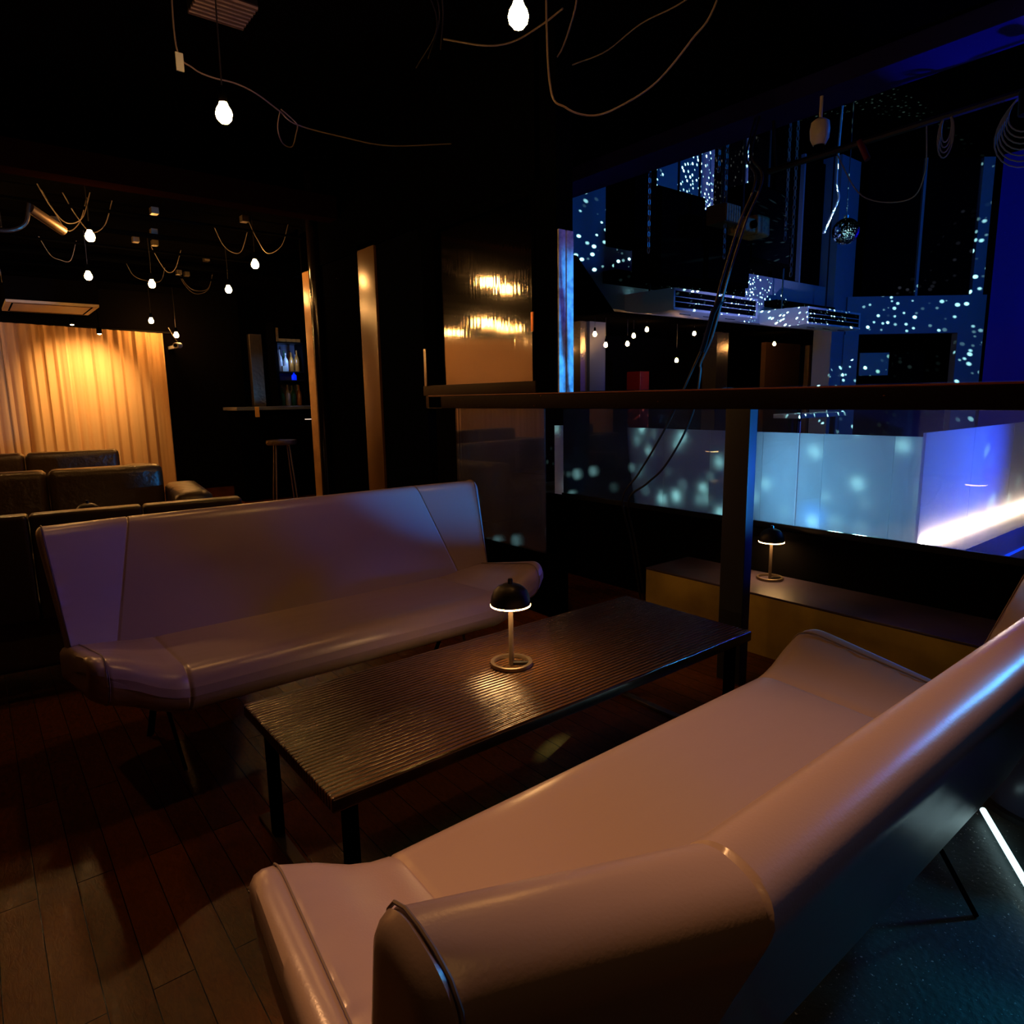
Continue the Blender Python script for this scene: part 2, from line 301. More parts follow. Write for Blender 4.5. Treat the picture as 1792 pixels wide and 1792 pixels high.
def dup(root, loc, label=None, rz=None, scale=None, cord=None):
    r = root.copy(); COL.objects.link(r); r.location = loc
    if rz is not None: r.rotation_euler = (0, 0, rz)
    if scale: r.scale = (scale,)*3
    if label: r['label'] = label
    for ch in list(root.children):
        c = ch.copy(); COL.objects.link(c); c.parent = r
        if cord and ch.name.startswith('cord'): c.scale = (1, 1, cord)
        for g in list(ch.children):
            d = g.copy(); COL.objects.link(d); d.parent = c
    return r
def single(mb, name, m, label, cat, base, group=None, smooth=True, bevel=0):
    """one-mesh thing, its origin moved to `base`"""
    mb.v = [(x-base[0], y-base[1], z-base[2]) for x, y, z in mb.v]
    return tag(mb.build(name, m, None, smooth, bevel, loc=base), label, cat, group)

# ---------------------------------------------------------------- the setting
struct('floor', box(-4.6, 3.12, -3, 10.2, -.06, 0), floor_m)
struct('floor_carpet', box(1.05, 3.12, -3, .98, 0, .004), speck)
struct('floor_hall', box(3.2, 16, -6, 14, -.36, -.3), speck)
struct('ceiling', box(-4.6, 4.0, -3, 10.2, 3.0, 3.08), ceil_m)
struct('ceiling_soffit', box(-4.6, 2.38, 5.2, 10.2, 2.64, 2.72), ceil_m)
struct('ceiling_hall', box(4.0, 16, -6, 14, 4.8, 4.9), ceil_m)
struct('wall_back', box(-4.6, 4.3, 10.15, 10.25, 0, 3.0), dark_wall)
struct('wall_left', box(-4.7, -4.6, -3, 10.2, 0, 3.0), dark_wall)
struct('wall_front', box(-4.6, 4, -3.1, -3, 0, 3.0), dark_wall)
# partition in line with the handrail: lintel, posts, glossy infill
struct('trim_soffit_beam', box(-4.6, 2.38, 5.05, 5.2, 2.56, 2.72), flat('dark_red_beam', (.010, .0025, .001)))
struct('wall_lintel', box(2.386, 2.52, 2.72, 5.84, 2.28, 3.0), black)
chipped = flat('chipped_black_panel', (.002, .002, .003), (.05, .06, .07))
struct('wall_infill', box(2.40, 2.46, 4.78, 5.55, 0, 2.3), chipped)
struct('wall_infill_low', box(2.40, 2.46, 3.88, 4.50, 0, 2.3), flat('navy_black_panel', (.003, .004, .009)))
struct('trim_post_1', box(2.386, 2.56, 5.56, 5.82, 0, 2.6), mat('gold_lit_brown_post', (.42, .24, .09), .30, 0, .9, bump=(110, .2, .002), noise=(7, (.30, .15, .05), .4, .6)), True, .006)  # brighter copy of the post paint, gold light put into its colour
struct('trim_post_2', box(2.386, 2.50, 4.51, 4.77, 0, 2.32), post_m, True, .006)
struct('trim_post_3', MB().lathe([(.045, 0), (.045, 1.6), (.045, 3.0)], 20, (2.36, 5.50, 0)), mat('varnished_black', (.006, .004, .003), .13, 0, .7), True)
# twin steel channels by the window; the light's upper limit is put into their height
for i, x0 in enumerate((2.392, 2.447)):
    struct('trim_channel_%d' % (i+1), box(x0, x0+.046, 2.590, 2.602, 1.222, 2.02), channel_m, True, .002)
struct('trim_window_post', box(2.386, 2.50, 2.604, 2.76, 1.222, 3.0), black, False)
# low wall with the step bench in front
struct('wall_kerb', box(3.12, 3.22, -3, 3.6, -.3, .52), dark_wall, False)
struct('wall_kerb_return', box(3.22, 6.2, 1.00, 1.16, -.3, .52), mat('blue_black_ledge', (.05, .05, .07), .4, bump=(30, .3, .004)), False)
# pale boarded side of the dance floor
for i in range(8):
    y0 = 1.2+i*.40
    struct('wall_board_%d' % (i+1), box(4.0, 4.03, y0, y0+.397, -.3, .955), board_m, False)
# hall walls
struct('wall_hall_band', box(4.3, 11.6, 5.6, 5.75, 2.2, 2.86), wall_blue)
struct('wall_hall_upper', box(4.3, 7.9, 5.6, 5.75, 2.86, 4.8), wall_blue)
struct('wall_side_return', box(4.3, 4.4, 5.75, 10.2, 0, 4.8), dark_wall)
for i, x in enumerate((10.95,)):
    struct('trim_pilaster_%d' % (i+1), box(x, x+.62, 5.45, 5.75, -.3, 4.8), wall_blue)
struct('wall_room_beyond', box(4.3, 16, 9.0, 9.1, -.3, 4.8), dark_wall)
struct('ceiling_room_beyond', box(4.3, 16, 5.75, 9.0, 2.32, 2.4), ceil_m)
D0 = Vector((11.35, 5.42, 0)); DR = Vector((.7815, -.6239, 0)); DN = Vector((.6239, .7815, 0))   # the end wall turns across the view
def endbox(a0, a1, z0, z1, d0=0, d1=.15):
    m = MB(); n = 0
    for a in (a0, a1):
        for d in (d0, d1):
            for z in (z0, z1): m.v.append(tuple(D0+DR*a+DN*d+Vector((0, 0, z))))
    m.f = [(0, 1, 3, 2), (4, 6, 7, 5), (0, 4, 5, 1), (2, 3, 7, 6), (0, 2, 6, 4), (1, 5, 7, 3)]; return m
struct('wall_end_band', endbox(0, 2.25, 2.13, 2.72), wall_blue)
struct('trim_end_column_1', endbox(-.02, .22, -.3, 2.13), wall_blue)
struct('trim_end_column_2', endbox(1.83, 2.25, -.3, 2.13), wall_blue)
struct('trim_end_column_3', endbox(2.0, 2.18, 2.72, 4.8), wall_blue)
struct('wall_end_recess', endbox(-.1, 2.4, -.3, 4.8, .9, 1.0), dark_wall)
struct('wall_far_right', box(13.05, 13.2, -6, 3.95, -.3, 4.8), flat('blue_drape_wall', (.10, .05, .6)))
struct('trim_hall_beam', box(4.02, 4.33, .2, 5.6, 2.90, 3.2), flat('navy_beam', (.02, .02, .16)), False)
for i, (x0, x1) in enumerate(((8.0, 9.4), (9.5, 10.9))):
    struct('window_%d' % (i+1), box(x0, x1, 5.68, 5.72, 2.86, 4.7), flat('dark_pane_%d' % i, (.004, .002, .002)))
    struct('trim_mullion_%d' % (i+1), box(x0+.66, x0+.70, 5.62, 5.68, 2.86, 4.7), wall_blue)
struct('window_3', endbox(.24, 1.98, 2.72, 4.8, .05, .08), flat('dark_pane_9', (.004, .002, .003)))
struct('trim_mullion_3', endbox(1.08, 1.12, 2.72, 4.8, .0, .05), wall_blue)

# ---------------------------------------------------------------- sofas
def rounded_profile(pts, r, n=5):
    """closed 2-D polygon with rounded corners; r is one radius per corner"""
    out = []; k = len(pts)
    for i in range(k):
        p = Vector(pts[i]); a = (Vector(pts[i-1])-p); b = (Vector(pts[(i+1) % k])-p); rr = r[i]
        if rr == 0: out.append(tuple(p)); continue
        A = p+a.normalized()*rr; B = p+b.normalized()*rr
        for t in range(n+1):
            t /= n; out.append(tuple(A*(1-t)**2+p*2*t*(1-t)+B*t*t))
    return out
def resample(loop, n):
    P = [Vector(p) for p in loop]; L = [0]
    for i in range(len(P)): L.append(L[-1]+(P[(i+1) % len(P)]-P[i]).length)
    out = []; j = 0
    for i in range(n):
        t = L[-1]*i/n
        while L[j+1] < t: j += 1
        f = (t-L[j])/max(L[j+1]-L[j], 1e-9); out.append(P[j].lerp(P[(j+1) % len(P)], f))
    return out
def shell(loop, stations, place, seg=168, seam=None, decay=.022):
    """sweep a cushion profile; place(s, v, z, inset) -> xyz ; stations: (s, inset)"""
    base = resample(loop, seg); cx = sum(p.x for p in base)/seg; cz = sum(p.y for p in base)/seg; rings = []
    c = Vector((cx, cz)); far = max(base, key=lambda p: (p-c).length); ax = (far-c).normalized()
    ax = max((Vector((math.cos(t), math.sin(t))) for t in [PI*q/90 for q in range(90)]), key=lambda a: max(abs((p-c).dot(a)) for p in base))
    bx = Vector((-ax.y, ax.x)); ha = max(abs((p-c).dot(ax)) for p in base); hb = max(abs((p-c).dot(bx)) for p in base)
    for s, ins in stations:
        g = .0030*math.exp(-max(0, seam-abs(s))/decay) if seam and abs(s) <= seam else 0
        rings.append([place(s, *(c+(p-c).normalized()*g*(math.sin(i*26*PI/84+2*math.sin(i*6*PI/84))*.6+math.sin(i*10*PI/84+1)*.5)+ax*(p-c).dot(ax)*(1-ins/ha)+bx*(p-c).dot(bx)*(1-ins/hb))) for i, p in enumerate(base)])
    return rings
def smooth01(t): t = max(0, min(1, t)); return t*t*(3-2*t)
def mirror_st(half):
    return [(-s, i) for s, i in reversed(half)]+half[1:]
def make_sofa(label, loc, rz):
    t = thing('lounge_sofa', label, 'sofa', loc, rz, 'silver grey angular lounge sofas')
    # seat: v = 0 at the front edge, negative to the back
    sp = rounded_profile([(-.52, .402), (.006, .432), (.006, .300), (-.10, .272), (-.52, .285)], [.02, .085, .08, .03, .02], 8)
    def seat(s, v, z):
        a = abs(s); k = max(0, a-.58)/.24; lift = .105*k*(.35+.65*smooth01(k*1.6))*(1+1.5*min(0, v)) if k > 0 else 0
        u = a*(1+.04*k*(-v/.5)); vv = v-.012*k
        return (math.copysign(u, s), vv, z+lift)
    half = [(0, 0)]+[(x, 0) for x in (.2, .4, .52, .565, .574)]+[(.578, .0035), (.582, .0035), (.586, 0), (.62, 0), (.66, 0), (.69, 0), (.715, 0), (.735, 0), (.75, 0), (.76, 0), (.768, 0), (.774, .0), (.779, .003), (.783, .0), (.80, .004), (.812, .012), (.820, .025), (.823, .045)]
    st = MB().loops(shell(sp, mirror_st(half), seat, seam=.776)).build('seat', silver, t)
    for sg in (-1, 1):
        ring = [seat(sg*.779, *(p*1.0)) for p in resample(rounded_profile([(-.522, .404), (.008, .434), (.008, .298), (-.10, .270), (-.522, .283)], [.02, .085, .08, .03, .02], 8), 60)]
        MB().tube(ring+ring[:1], .0018, 6).build('seam', silver_seam, st)
    # backrest
    bp = rounded_profile([(-.455, .375), (-.655, .812), (-.748, .784), (-.575, .300), (-.47, .32)], [.02, .046, .046, .03, .02], 8)
    def back(s, v, z):
        h = max(0, min(1, (z-.38)/.45)); a = abs(s); cr = .70-.115*h; en = .83+.045*h
        if a <= 1: u = a*cr; k = 0
        else: k = a-1; u = cr+k*(en-cr)
        return (math.copysign(u, s), v+.108*k*(.45+.55*h), z+.012*k*h)
    half = [(0, 0)]+[(x, 0) for x in (.25, .5, .75, .93, .985, .99)]+[(.996, .004), (1.004, .004), (1.010, 0), (1.06, 0), (1.3, 0), (1.5, 0), (1.62, 0), (1.70, 0), (1.77, 0), (1.82, 0), (1.86, 0), (1.885, 0), (1.905, 0), (1.918, .0), (1.925, .003), (1.94, 0), (1.965, .005), (1.985, .012), (1.997, .022), (2.0, .036)]
    bk = MB().loops(shell(bp, mirror_st(half), back, seam=1.92, decay=.075)).build('backrest', silver, t)
    for sg in (-1, 1):
        ring = [back(sg*1.925, *p) for p in resample(rounded_profile([(-.452, .373), (-.653, .815), (-.752, .787), (-.577, .297), (-.468, .318)], [.02, .046, .046, .03, .02], 8), 60)]
        MB().tube(ring+ring[:1], .0018, 6).build('seam', silver_seam, bk)
    box(-.62, .62, -.46, -.26, .262, .285).build('underframe', black_metal, t)
    for sg in (-1, 1):
        MB().tube([(sg*.60, -.33, .275), (sg*.57, -.235, .006)], .012, 4, .006).build('leg', black if sg > 0 else steel_dark, t)
        MB().tube([(sg*.60, -.40, .275), (sg*.61, -.575, .006)], .012, 4, .006).build('leg', black, t)
    return t
steel_dark = mat('dark_steel_blade', (.25, .21, .15), .35, .8)
make_sofa('silver grey sofa with angled wings facing the camera across the table', (1.0, 2.05, 0), PI)
make_sofa('silver grey sofa nearest the camera, seen over its backrest', (1.07, .99, 0), 0)

def rbox(x0, x1, y0, y1, z0, z1, b): return (box(x0, x1, y0, y1, z0, z1), b)
def make_black_sofa(label, loc, rz, L, top, group='black leather sofas by the curtain', wing=True):
    t = thing('leather_sofa', label, 'sofa', loc, rz, group)   # origin: back right corner top seen from the camera, faces -y
    box(-L, 0, -.80, -.05, .08, .30).build('base', black_leather, t, True, .03)
    n = 3; w = L/n
    for i in range(n):
        box(-L+i*w+.004, -L+(i+1)*w-.004, -.20, .02, .34, top).build('back_cushion', black_leather, t, True, .05)
        box(-L+i*w+.004, -L+(i+1)*w-.004, -.80, -.19, .29, .43).build('seat_cushion', black_leather, t, True, .04)
    for x in ((0.005, .24), (-L-.24, -L-.005)):
        box(x[0], x[1], -.82, .0, .08, top-.14).build('arm', black_leather, t, True, .07)
    for x in (-L-.1, .12):
        for y in (-.72, -.08): box(x-.025, x+.025, y-.025, y+.025, 0, .085).build('leg', black, t)
    return t
make_black_sofa('black leather sofa with wrinkled back cushions, second from the curtain', (1.09, 5.55, 0), math.radians(-7), 2.1, .765)
make_black_sofa('black leather sofa closest to the curtain, partly hidden', (1.06, 7.1, 0), math.radians(-8), 2.1, .80)
# low black sofa directly behind the far silver one: only its back top shows
bench_leather = mat('shaded_black_leather', (.022, .014, .007), .36, 0, .5, bump=(14, .4, .01))  # darker copy of the leather, shade on the back panels put into colour
t = thing('leather_bench_sofa', 'black leather sofa back to back with the far silver sofa', 'sofa', (.94, 3.16, 0), math.radians(-7))
for i in range(4):
    box(-.40*(i+1)+.002, -.40*i-.002, -.035, .06, .34, .775).build('backrest_panel', bench_leather, t, True, .018)
box(-1.6, 0, .03, .62, .12, .40).build('seat', black_leather, t, True, .04)
for x in (-1.5, -.1):
    for y in (.08, .55): box(x-.02, x+.02, y-.02, y+.02, 0, .13).build('leg', black, t)

# ---------------------------------------------------------------- coffee table
t = thing('coffee_table', 'long low coffee table of ribbed dark oak between the two silver sofas', 'table', (1.25, 1.5, 0))
box(-.76, .76, -.286, .286, .366, .40).build('tabletop', table_m, t, True, .005)
for sx in (-.705, .705):
    f = box(sx-.015, sx+.015, -.30, .37, 0, .012).build('foot_bar', steel_dark, t, True, .002)
    for y in (-.24, .25): box(sx-.014, sx+.014, y-.014, y+.014, .012, .366).build('leg', black, t)
t2 = thing('coffee_table', 'dark low table in front of the black leather sofas, a lamp on it', 'table', (.43, 4.28, 0))
box(-.5, .5, -.25, .25, .41, .44).build('tabletop', table_m, t2, True, .004)
for x in (-.45, .45):
    for y in (-.2, .2): box(x-.015, x+.015, y-.015, y+.015, 0, .41).build('leg', black, t2)
t3 = thing('side_table', 'small black round table beyond the window partition, a lamp on it', 'table', (3.38, 4.50, 0))
MB().lathe([(.0, .33), (.25, .33), (.255, .345), (.25, .36), (0, .36)], 32).build('tabletop', black_metal, t3)
MB().lathe([(.02, .01), (.02, .33)], 12).build('stem', black_metal, t3); MB().lathe([(0, 0), (.17, 0), (.17, .012), (0, .015)], 24).build('base', black_metal, t3)
struct('floor_side', box(3.22, 4.3, 3.6, 10.2, -.06, 0), floor_m)

# ---------------------------------------------------------------- mushroom table lamps
def make_lamp(label, loc, rz=0):
    t = thing('mushroom_lamp', label, 'table lamp', loc, rz, 'mushroom table lamps')
    seg = 40; rings = []
    for k in range(11):   # ring base, a flattened torus
        pass
    mb = MB(); n = 40; prof = [(.0525, .001), (.0635, .001), (.0645, .006), (.0635, .012), (.0600, .0135), (.0525, .012), (.0515, .006)]
    rr = [[(r*math.cos(2*PI*i/n), r*math.sin(2*PI*i/n), z) for r, z in prof] for i in range(n)]
    mb.loops(rr+[rr[0]], cap=False); b = mb.build('ring_base', steel_lamp, t)
    box(0, .054, -.006, .006, .002, .010).build('ring_arm', dome_black, b, True, .002)
    MB().lathe([(.0075, .001), (.0075, .10), (.0070, .20), (.0070, .238)], 18).build('stem', pole_m, t)
    dome = [(0.0, .2555), (.02, .2535), (.037, .246), (.050, .233), (.0575, .215), (.0600, .196), (.0600, .188), (.0580, .188), (.0575, .20), (.050, .226), (.03, .243), (0, .248)]
    d = MB().lathe(dome, 44).build('lamp_shade', dome_black, t)
    MB().lathe([(.0, .254), (.0075, .254), (.0075, .266), (.006, .270), (0, .270)], 16).build('finial', black_metal, d)
    MB().lathe([(.0585, .1875), (.0605, .1875), (.0605, .1915), (.0585, .1915), (.0585, .1875)], 44).build('glow_ring', ring_m, d)
    MB().lathe([(.012, .207), (.045, .207), (.045, .211), (.012, .211), (.012, .207)], 28).build('light_disc', emis_disc, t)
    return t
steel_lamp = mat('satin_dark_metal', (.22, .17, .12), .35, .8); pole_m = mat('satin_pole', (.16, .12, .09), .4, .6)
emis_disc = emis('lamp_disc_glow', (1, .48, .14), 160)
L1 = make_lamp('black mushroom lamp lit on the long oak coffee table', (1.206, 1.525, .40), math.radians(-38))
dup(L1, (3.02, 1.74, .292), 'black mushroom lamp on the ochre step bench behind the post')
dup(L1, (.44, 4.09, .44), 'mushroom lamp behind the far silver sofa, only its dome showing')
dup(L1, (3.36, 4.45, .362), 'mushroom lamp glowing low beyond the window partition')

# ---------------------------------------------------------------- handrail with post, bench, glass balustrade
t = thing('handrail', 'dark varnished drink rail on a black post in front of the dance hall', 'railing', (2.386, 1.5, 0))
box(0, .10, -3.2, 2.35, 1.140, 1.216).build('top_rail', rail_m, t, True, .004)
box(-.002, .10, -3.2, 2.35, 1.216, 1.223).build('lit_edge', mat('red_lit_rail_edge', (.16, .03, .012), .4), t, True, .002)  # thin red strip: light on the rail's bevel put into the colour
box(.0, .055, -.01, .10, 0, 1.142).build('post', post_blue, t, True, .003)
t = thing('step_bench', 'long ochre boarded step bench at the foot of the black kerb wall', 'bench', (2.93, 0, 0))
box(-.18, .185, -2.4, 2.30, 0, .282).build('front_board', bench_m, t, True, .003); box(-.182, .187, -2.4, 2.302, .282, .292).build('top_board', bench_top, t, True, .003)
t = thing('glass_balustrade', 'clear dusty glass balustrade standing on the black kerb wall', 'balustrade', (3.16, 0, .52))
for i, (a, b) in enumerate(((-2.9, -.3), (-.29, 1.70), (1.71, 3.38))):
    box(-.005, .005, a, b, .0, .715).build('glass_panel', rail_glass, t, False)
box(-.02, -.006, -2.9, 3.38, -.001, .03).build('bottom_channel', black_metal, t, False)
t = thing('acrylic_screen', 'frosted acrylic screen glowing blue, running away from the glass balustrade', 'screen', (3.24, 1.175, .52))
for i in range(5): box(.0+i*.60, .598+i*.60, -.006, .006, 0, .50).build('acrylic_panel', acrylic, t, False)
single(box(3.26, 6.1, 1.150, 1.162, .522, .532), 'light_strip', strip_m, 'warm white light strip at the foot of the frosted screen', 'light strip', (4.5, 1.156, .522), smooth=False)
single(box(3.7, 6.1, .990, 1.000, .40, .408), 'light_strip', blue_led, 'thin blue edge light along the ledge below the frosted screen', 'light strip', (4.9, .995, .40), smooth=False)
t = thing('sliding_window', 'sliding window in black frame reflecting the bulbs and curtain', 'window', (2.386, 3.25, 1.222))
bf = mat('dark_brown_frame', (.016, .006, .002), .45, 0, .15)
box(0, .09, -.48, .66, 0, .065).build('bottom_frame', bf, t, True, .004)
box(0, .09, -.48, .66, 1.0, 1.065).build('top_frame', black, t, True, .004)
s1 = box(0, .07, -.48, -.455, .065, 1.0).build('side_frame', black, t, True, .003)
s2 = box(0, .07, .475, .63, .065, 1.0).build('side_frame', black, t, True, .003)
box(.03, .038, -.455, .475, .065, 1.0).build('window_pane', pane_glass, t, False)
box(-.008, .0, -.476, -.455, .32, .42).build('latch_plate', copper, s1, True, .002)
box(-.008, .0, .60, .63, .06, .30).build('pull_handle', steel, s2, True, .003)
struct('window_4', box(2.40, 2.41, 2.72, 3.56, .35, 1.14), low_glass)
struct('wall_under_pane', box(2.39, 2.46, 2.6, 3.88, 0, .35), black)
struct('trim_sill', box(2.386, 2.50, 3.70, 3.88, 1.14, 1.222), bf)

# ---------------------------------------------------------------- curtains
def curtain(name, label, x0, x1, y, z0, ztop, seed, group='amber curtains on the back wall'):
    rnd = random.Random(seed); n = int((x1-x0)/.012); ph = [rnd.uniform(0, 6.28) for _ in range(6)]
    fr = [rnd.uniform(60, 75), rnd.uniform(34, 40), rnd.uniform(14, 18), rnd.uniform(95, 120)]
    rings = []
    for i in range(n+1):
        x = x0+(x1-x0)*i/n; col = []
        for k in range(9):
            h = k/8; sw = .5+.5*(1-h)
            d = .014*math.sin(fr[0]*x+ph[0]+.5*(1-h))+.016*sw*math.sin(fr[1]*x+ph[1]+1.1*(1-h))+.02*sw*math.sin(fr[2]*x+ph[2])+.006*math.sin(fr[3]*x+ph[3])
            zt = ztop(x)
            col.append((x, y+d, z0+(zt-z0)*h))
        rings.append(col)
    mb = MB().loops(rings, cap=False, closed=False); base = ((x0+x1)/2, y, z0)
    return single(mb, name, curtain_m, label, 'curtain', base, group)
zt = lambda x: 2.16-.03*(x-.4)
curtain('curtain', 'amber curtain length reaching the dark wall with the small white camera', 1.342, 2.14, 10.0, .01, zt, 3)
curtain('curtain', 'amber curtain length with the brightest pool of lamp light', .422, 1.34, 10.0, .01, zt, 5)
curtain('curtain', 'amber curtain length at the very edge of the view', -1.6, .42, 10.0, .01, zt, 9)
curtain('curtain', 'amber curtain length seen only mirrored in the sliding window', -4.5, -1.602, 10.0, .01, zt, 11)
single(MB().tube([(-4.55, 10.10, 2.22), (2.3, 10.10, 2.13)], .012, 8), 'curtain_rail', black_metal, 'thin black curtain rail above the amber curtains', 'curtain rail', (0, 10.10, 2.15))

# ---------------------------------------------------------------- bulbs
def bulb_proto(label, loc, top, m, group):
    t = thing('hanging_bulb', label, 'light bulb', loc, 0, group)
    g = MB().lathe([(0.0, -.032), (.015, -.029), (.026, -.017), (.030, 0), (.026, .015), (.017, .030), (.013, .042), (.0, .042)], 14).build('bulb_glass', m, t)
    s = MB().lathe([(0, .040), (.015, .040), (.016, .085), (.010, .095), (0, .095)], 12).build('socket', black, t)
    MB().tube([(0, 0, .09), (.004, .003, .09+(top-loc[2]-.09)*.5), (0, 0, top-loc[2])], .003, 5).build('cord', cable_b, t)
    return t
G1 = 'bare bulbs over the lounge'
B1 = bulb_proto('bare bulb hanging above the oak coffee table, the largest one', (1.37, 1.65, 2.277), 3.0, bulb_m, G1)
near = [((.875, 2.764, 2.25), 'bare bulb alone on the ceiling above the far silver sofa'),
        ((.777, 5.38, 2.29), 'higher one of the two bulbs above the black leather sofas'),
        ((.93, 6.75, 2.25), 'lower one of the two bulbs above the black leather sofas'),
        ((1.435, 6.9, 2.25), 'brightest bulb in the middle of the lounge cluster'),
        ((1.96, 5.72, 2.29), 'bulb of the lounge cluster closest to the glossy post'),
        ((2.08, 6.85, 2.25), 'small bulb below and beside the one closest to the post'),
        ((1.97, 9.72, 2.23), 'bulb hanging just above the curtain rail'),
        ((2.22, 9.6, 2.056), 'bulb just above the small white wall camera')]
def lc(p): return ((2.645 if p[1] > 5.2 and p[0] < 2.38 else 3.005)-p[2])/(3.0-2.277)
for p, l in near: dup(B1, p, l, cord=lc(p))
for p in ((.20, 5.83, 2.33), (-.6, 3.2, 2.45), (-.944, 7.84, 2.25), (-1.3, 8.1, 2.25), (-1.5, 9.4, 2.25), (-1.9, 8.4, 2.25), (-2.9, 8.6, 2.2), (-3.4, 9.3, 2.2)):
    dup(B1, p, 'bulb of the lounge outside the view, mirrored in the sliding window', cord=lc(p))
G2 = 'small bulbs in the room past the dance hall'
B2 = bulb_proto('small bulb beyond the hall nearest the twin steel channels', (7.0, 7.6, 2.05), 2.32, bulb_far, G2)

for p, l in [((7.3, 7.8, 1.93), 'lower small bulb beside the twin steel channels'), ((7.158, 7.0, 2.076), 'first small bulb of the row past the dark column in the far room'),
             ((7.383, 7.0, 1.932), 'lowest small bulb of the far row'), ((7.851, 7.0, 1.965), 'small bulb low between two others in the far row'),
             ((7.989, 7.0, 2.087), 'small bulb just above the low one in the far row'), ((8.288, 7.0, 2.193), 'highest small bulb of the far row'),
             ((9.472, 7.0, 2.186), 'lone small bulb beside the taped cable bundle'), ((9.028, 7.0, 1.747), 'lone low bulb under the far row, beside the red box'),
             ((11.906, 7.0, 2.108), 'faint small bulb in front of the brown wall panels')]:
    dup(B2, p, l, cord=(2.33-p[2])/(2.32-2.05))
# shaded spots just before the curtain
def track_spot(label, loc, aim, power, m):
    t = thing('ceiling_spot', label, 'spotlight', loc, 0, 'small ceiling spots at the curtain')
    MB().lathe([(0, .075), (.026, .07), (.030, 0), (.026, 0), (.022, .05), (0, .05)], 16).build('lamp_housing', black, t)
    MB().lathe([(0, -.012), (.017, -.006), (.022, .008), (.02, .03), (0, .035)], 14).build('bulb_glass', m, t)
    MB().tube([(0, 0, .07), (0, 0, 2.64-loc[2])], .005, 6).build('rod', black, t)
    if power: lamp('curtain_spot_light', 'SPOT', (loc[0], loc[1]-.02, loc[2]-.05), power, (1, .58, .22), aim, size=.03, spot=95, blend=1)
    return t
track_spot('black ceiling spot throwing the bright pool on the curtain', (1.325, 9.30, 2.01), (1.22, 9.97, 1.42), 95, bulb_far)
track_spot('smaller black ceiling spot left of the pool on the curtain', (1.10, 9.6, 2.13), (.9, 10.0, 1.4), 6, bulb_far)

# ---------------------------------------------------------------- lounge ceiling
t = thing('ceiling_cassette', 'flat framed ceiling unit hanging in front of the curtain top', 'ceiling unit', (.45, 8.72, 2.24))
box(0, .82, 0, .85, .03, .26).build('housing', dark_wall, t, True, .004)
cas = mat('cream_panel', (.62, .52, .36), .5)
box(.0, .82, 0, .85, 0, .028).build('cover_panel', cas, t, True, .003)
for q in ((.05, .77, .05, .065), (.05, .77, .785, .80), (.05, .065, .05, .80), (.755, .77, .05, .80)): box(q[0], q[1], q[2], q[3], -.003, .0).build('air_slot', black, t, False)
MB().tube([(.0, .1, .2), (-.01, .1, .4)], .006, 6).build('hanger', cable_m, t)
t = thing('air_vent', 'ribbed black ceiling vent catching gold light at the top edge', 'vent', (1.09, 3.44, 2.90))
box(-.10, .14, -.14, .08, .04, .10).build('housing', black_metal, t, False)
for i in range(7): MB().tube([(-.10, -.13+i*.033, .035), (.14, -.13+i*.033, .035)], .013, 8).build('slat', pole_m, t)
def cable(name, pts, r, m, label, group='loose ceiling cables', cat='cable'):
    P = spline(pts, 8); b = tuple(P[len(P)//2]); return single(MB().tube([tuple(p) for p in P], r, 6), name, m, label, cat, b, group)
cable('hanging_cable', [(1.93, 2.16, 2.98), (1.93, 2.14, 2.42), (1.98, 2.10, 2.32), (2.086, 2.049, 2.30), (2.16, 1.96, 2.33), (2.233, 1.856, 2.395), (2.267, 1.725, 2.50), (2.285, 1.631, 2.60), (2.31, 1.5, 2.98)], .0042, cable_m, 'grey cable sagging in a deep loop beside the table bulb')
cable('hanging_cable', [(2.145, 2.292, 2.80), (2.15, 2.42, 2.795), (2.147, 2.617, 2.80), (2.067, 2.727, 2.80), (1.95, 2.9, 2.86)], .004, cable_m, 'short cable passing right under the table bulb')
cable('hanging_cable', [(2.19, 2.25, 2.86), (2.204, 2.285, 2.80), (2.33, 2.48, 2.79), (2.403, 2.608, 2.80), (2.475, 2.793, 2.80)], .004, cable_m, 'straight cable slanting down from the table bulb to the lintel')
cable('hanging_cable', [(2.45, 2.79, 2.78), (2.50, 2.60, 2.79), (2.55, 2.431, 2.80), (2.53, 2.2, 2.82), (2.508, 1.942, 2.80), (2.49, 1.6, 2.84)], .003, cable_m, 'thin cable running along the ceiling above the deep loop')
for k in range(3):
    cable('hanging_cable', [(1.6+.06*k, 2.5+.1*k, 2.95), (1.85+.05*k, 2.75+.1*k, 2.93), (2.1, 3.15+.12*k, 2.95)], .003, cable_b, 'thin dark cable clipped to the black lounge ceiling')
cable('hanging_cable', [(1.374, 3.491, 2.60), (1.40, 3.60, 2.56), (1.46, 3.70, 2.53), (1.526, 3.74, 2.54), (1.52, 3.66, 2.58), (1.502, 3.598, 2.60), (1.44, 3.53, 2.60), (1.38, 3.49, 2.61)], .003, cable_m, 'small cable loop hanging from the cable above the round column')
cable('hanging_cable', [(.868, 3.27, 3.0), (.862, 3.266, 2.66), (.93, 3.3, 2.61), (1.009, 3.317, 2.60), (1.12, 3.34, 2.61), (1.223, 3.368, 2.60), (1.374, 3.491, 2.60), (1.502, 3.60, 2.60), (1.762, 3.617, 2.60), (2.02, 3.584, 2.60), (2.386, 3.5, 2.66)], .0035, cable_m, 'long cable crossing from the lone bulb to the partition')
single(box(.855, .885, 3.262, 3.270, 2.57, 2.64), 'cable_tag', paper, 'small pale tag on the cable beside the lone bulb', 'tag', (.865, 3.27, 2.56))
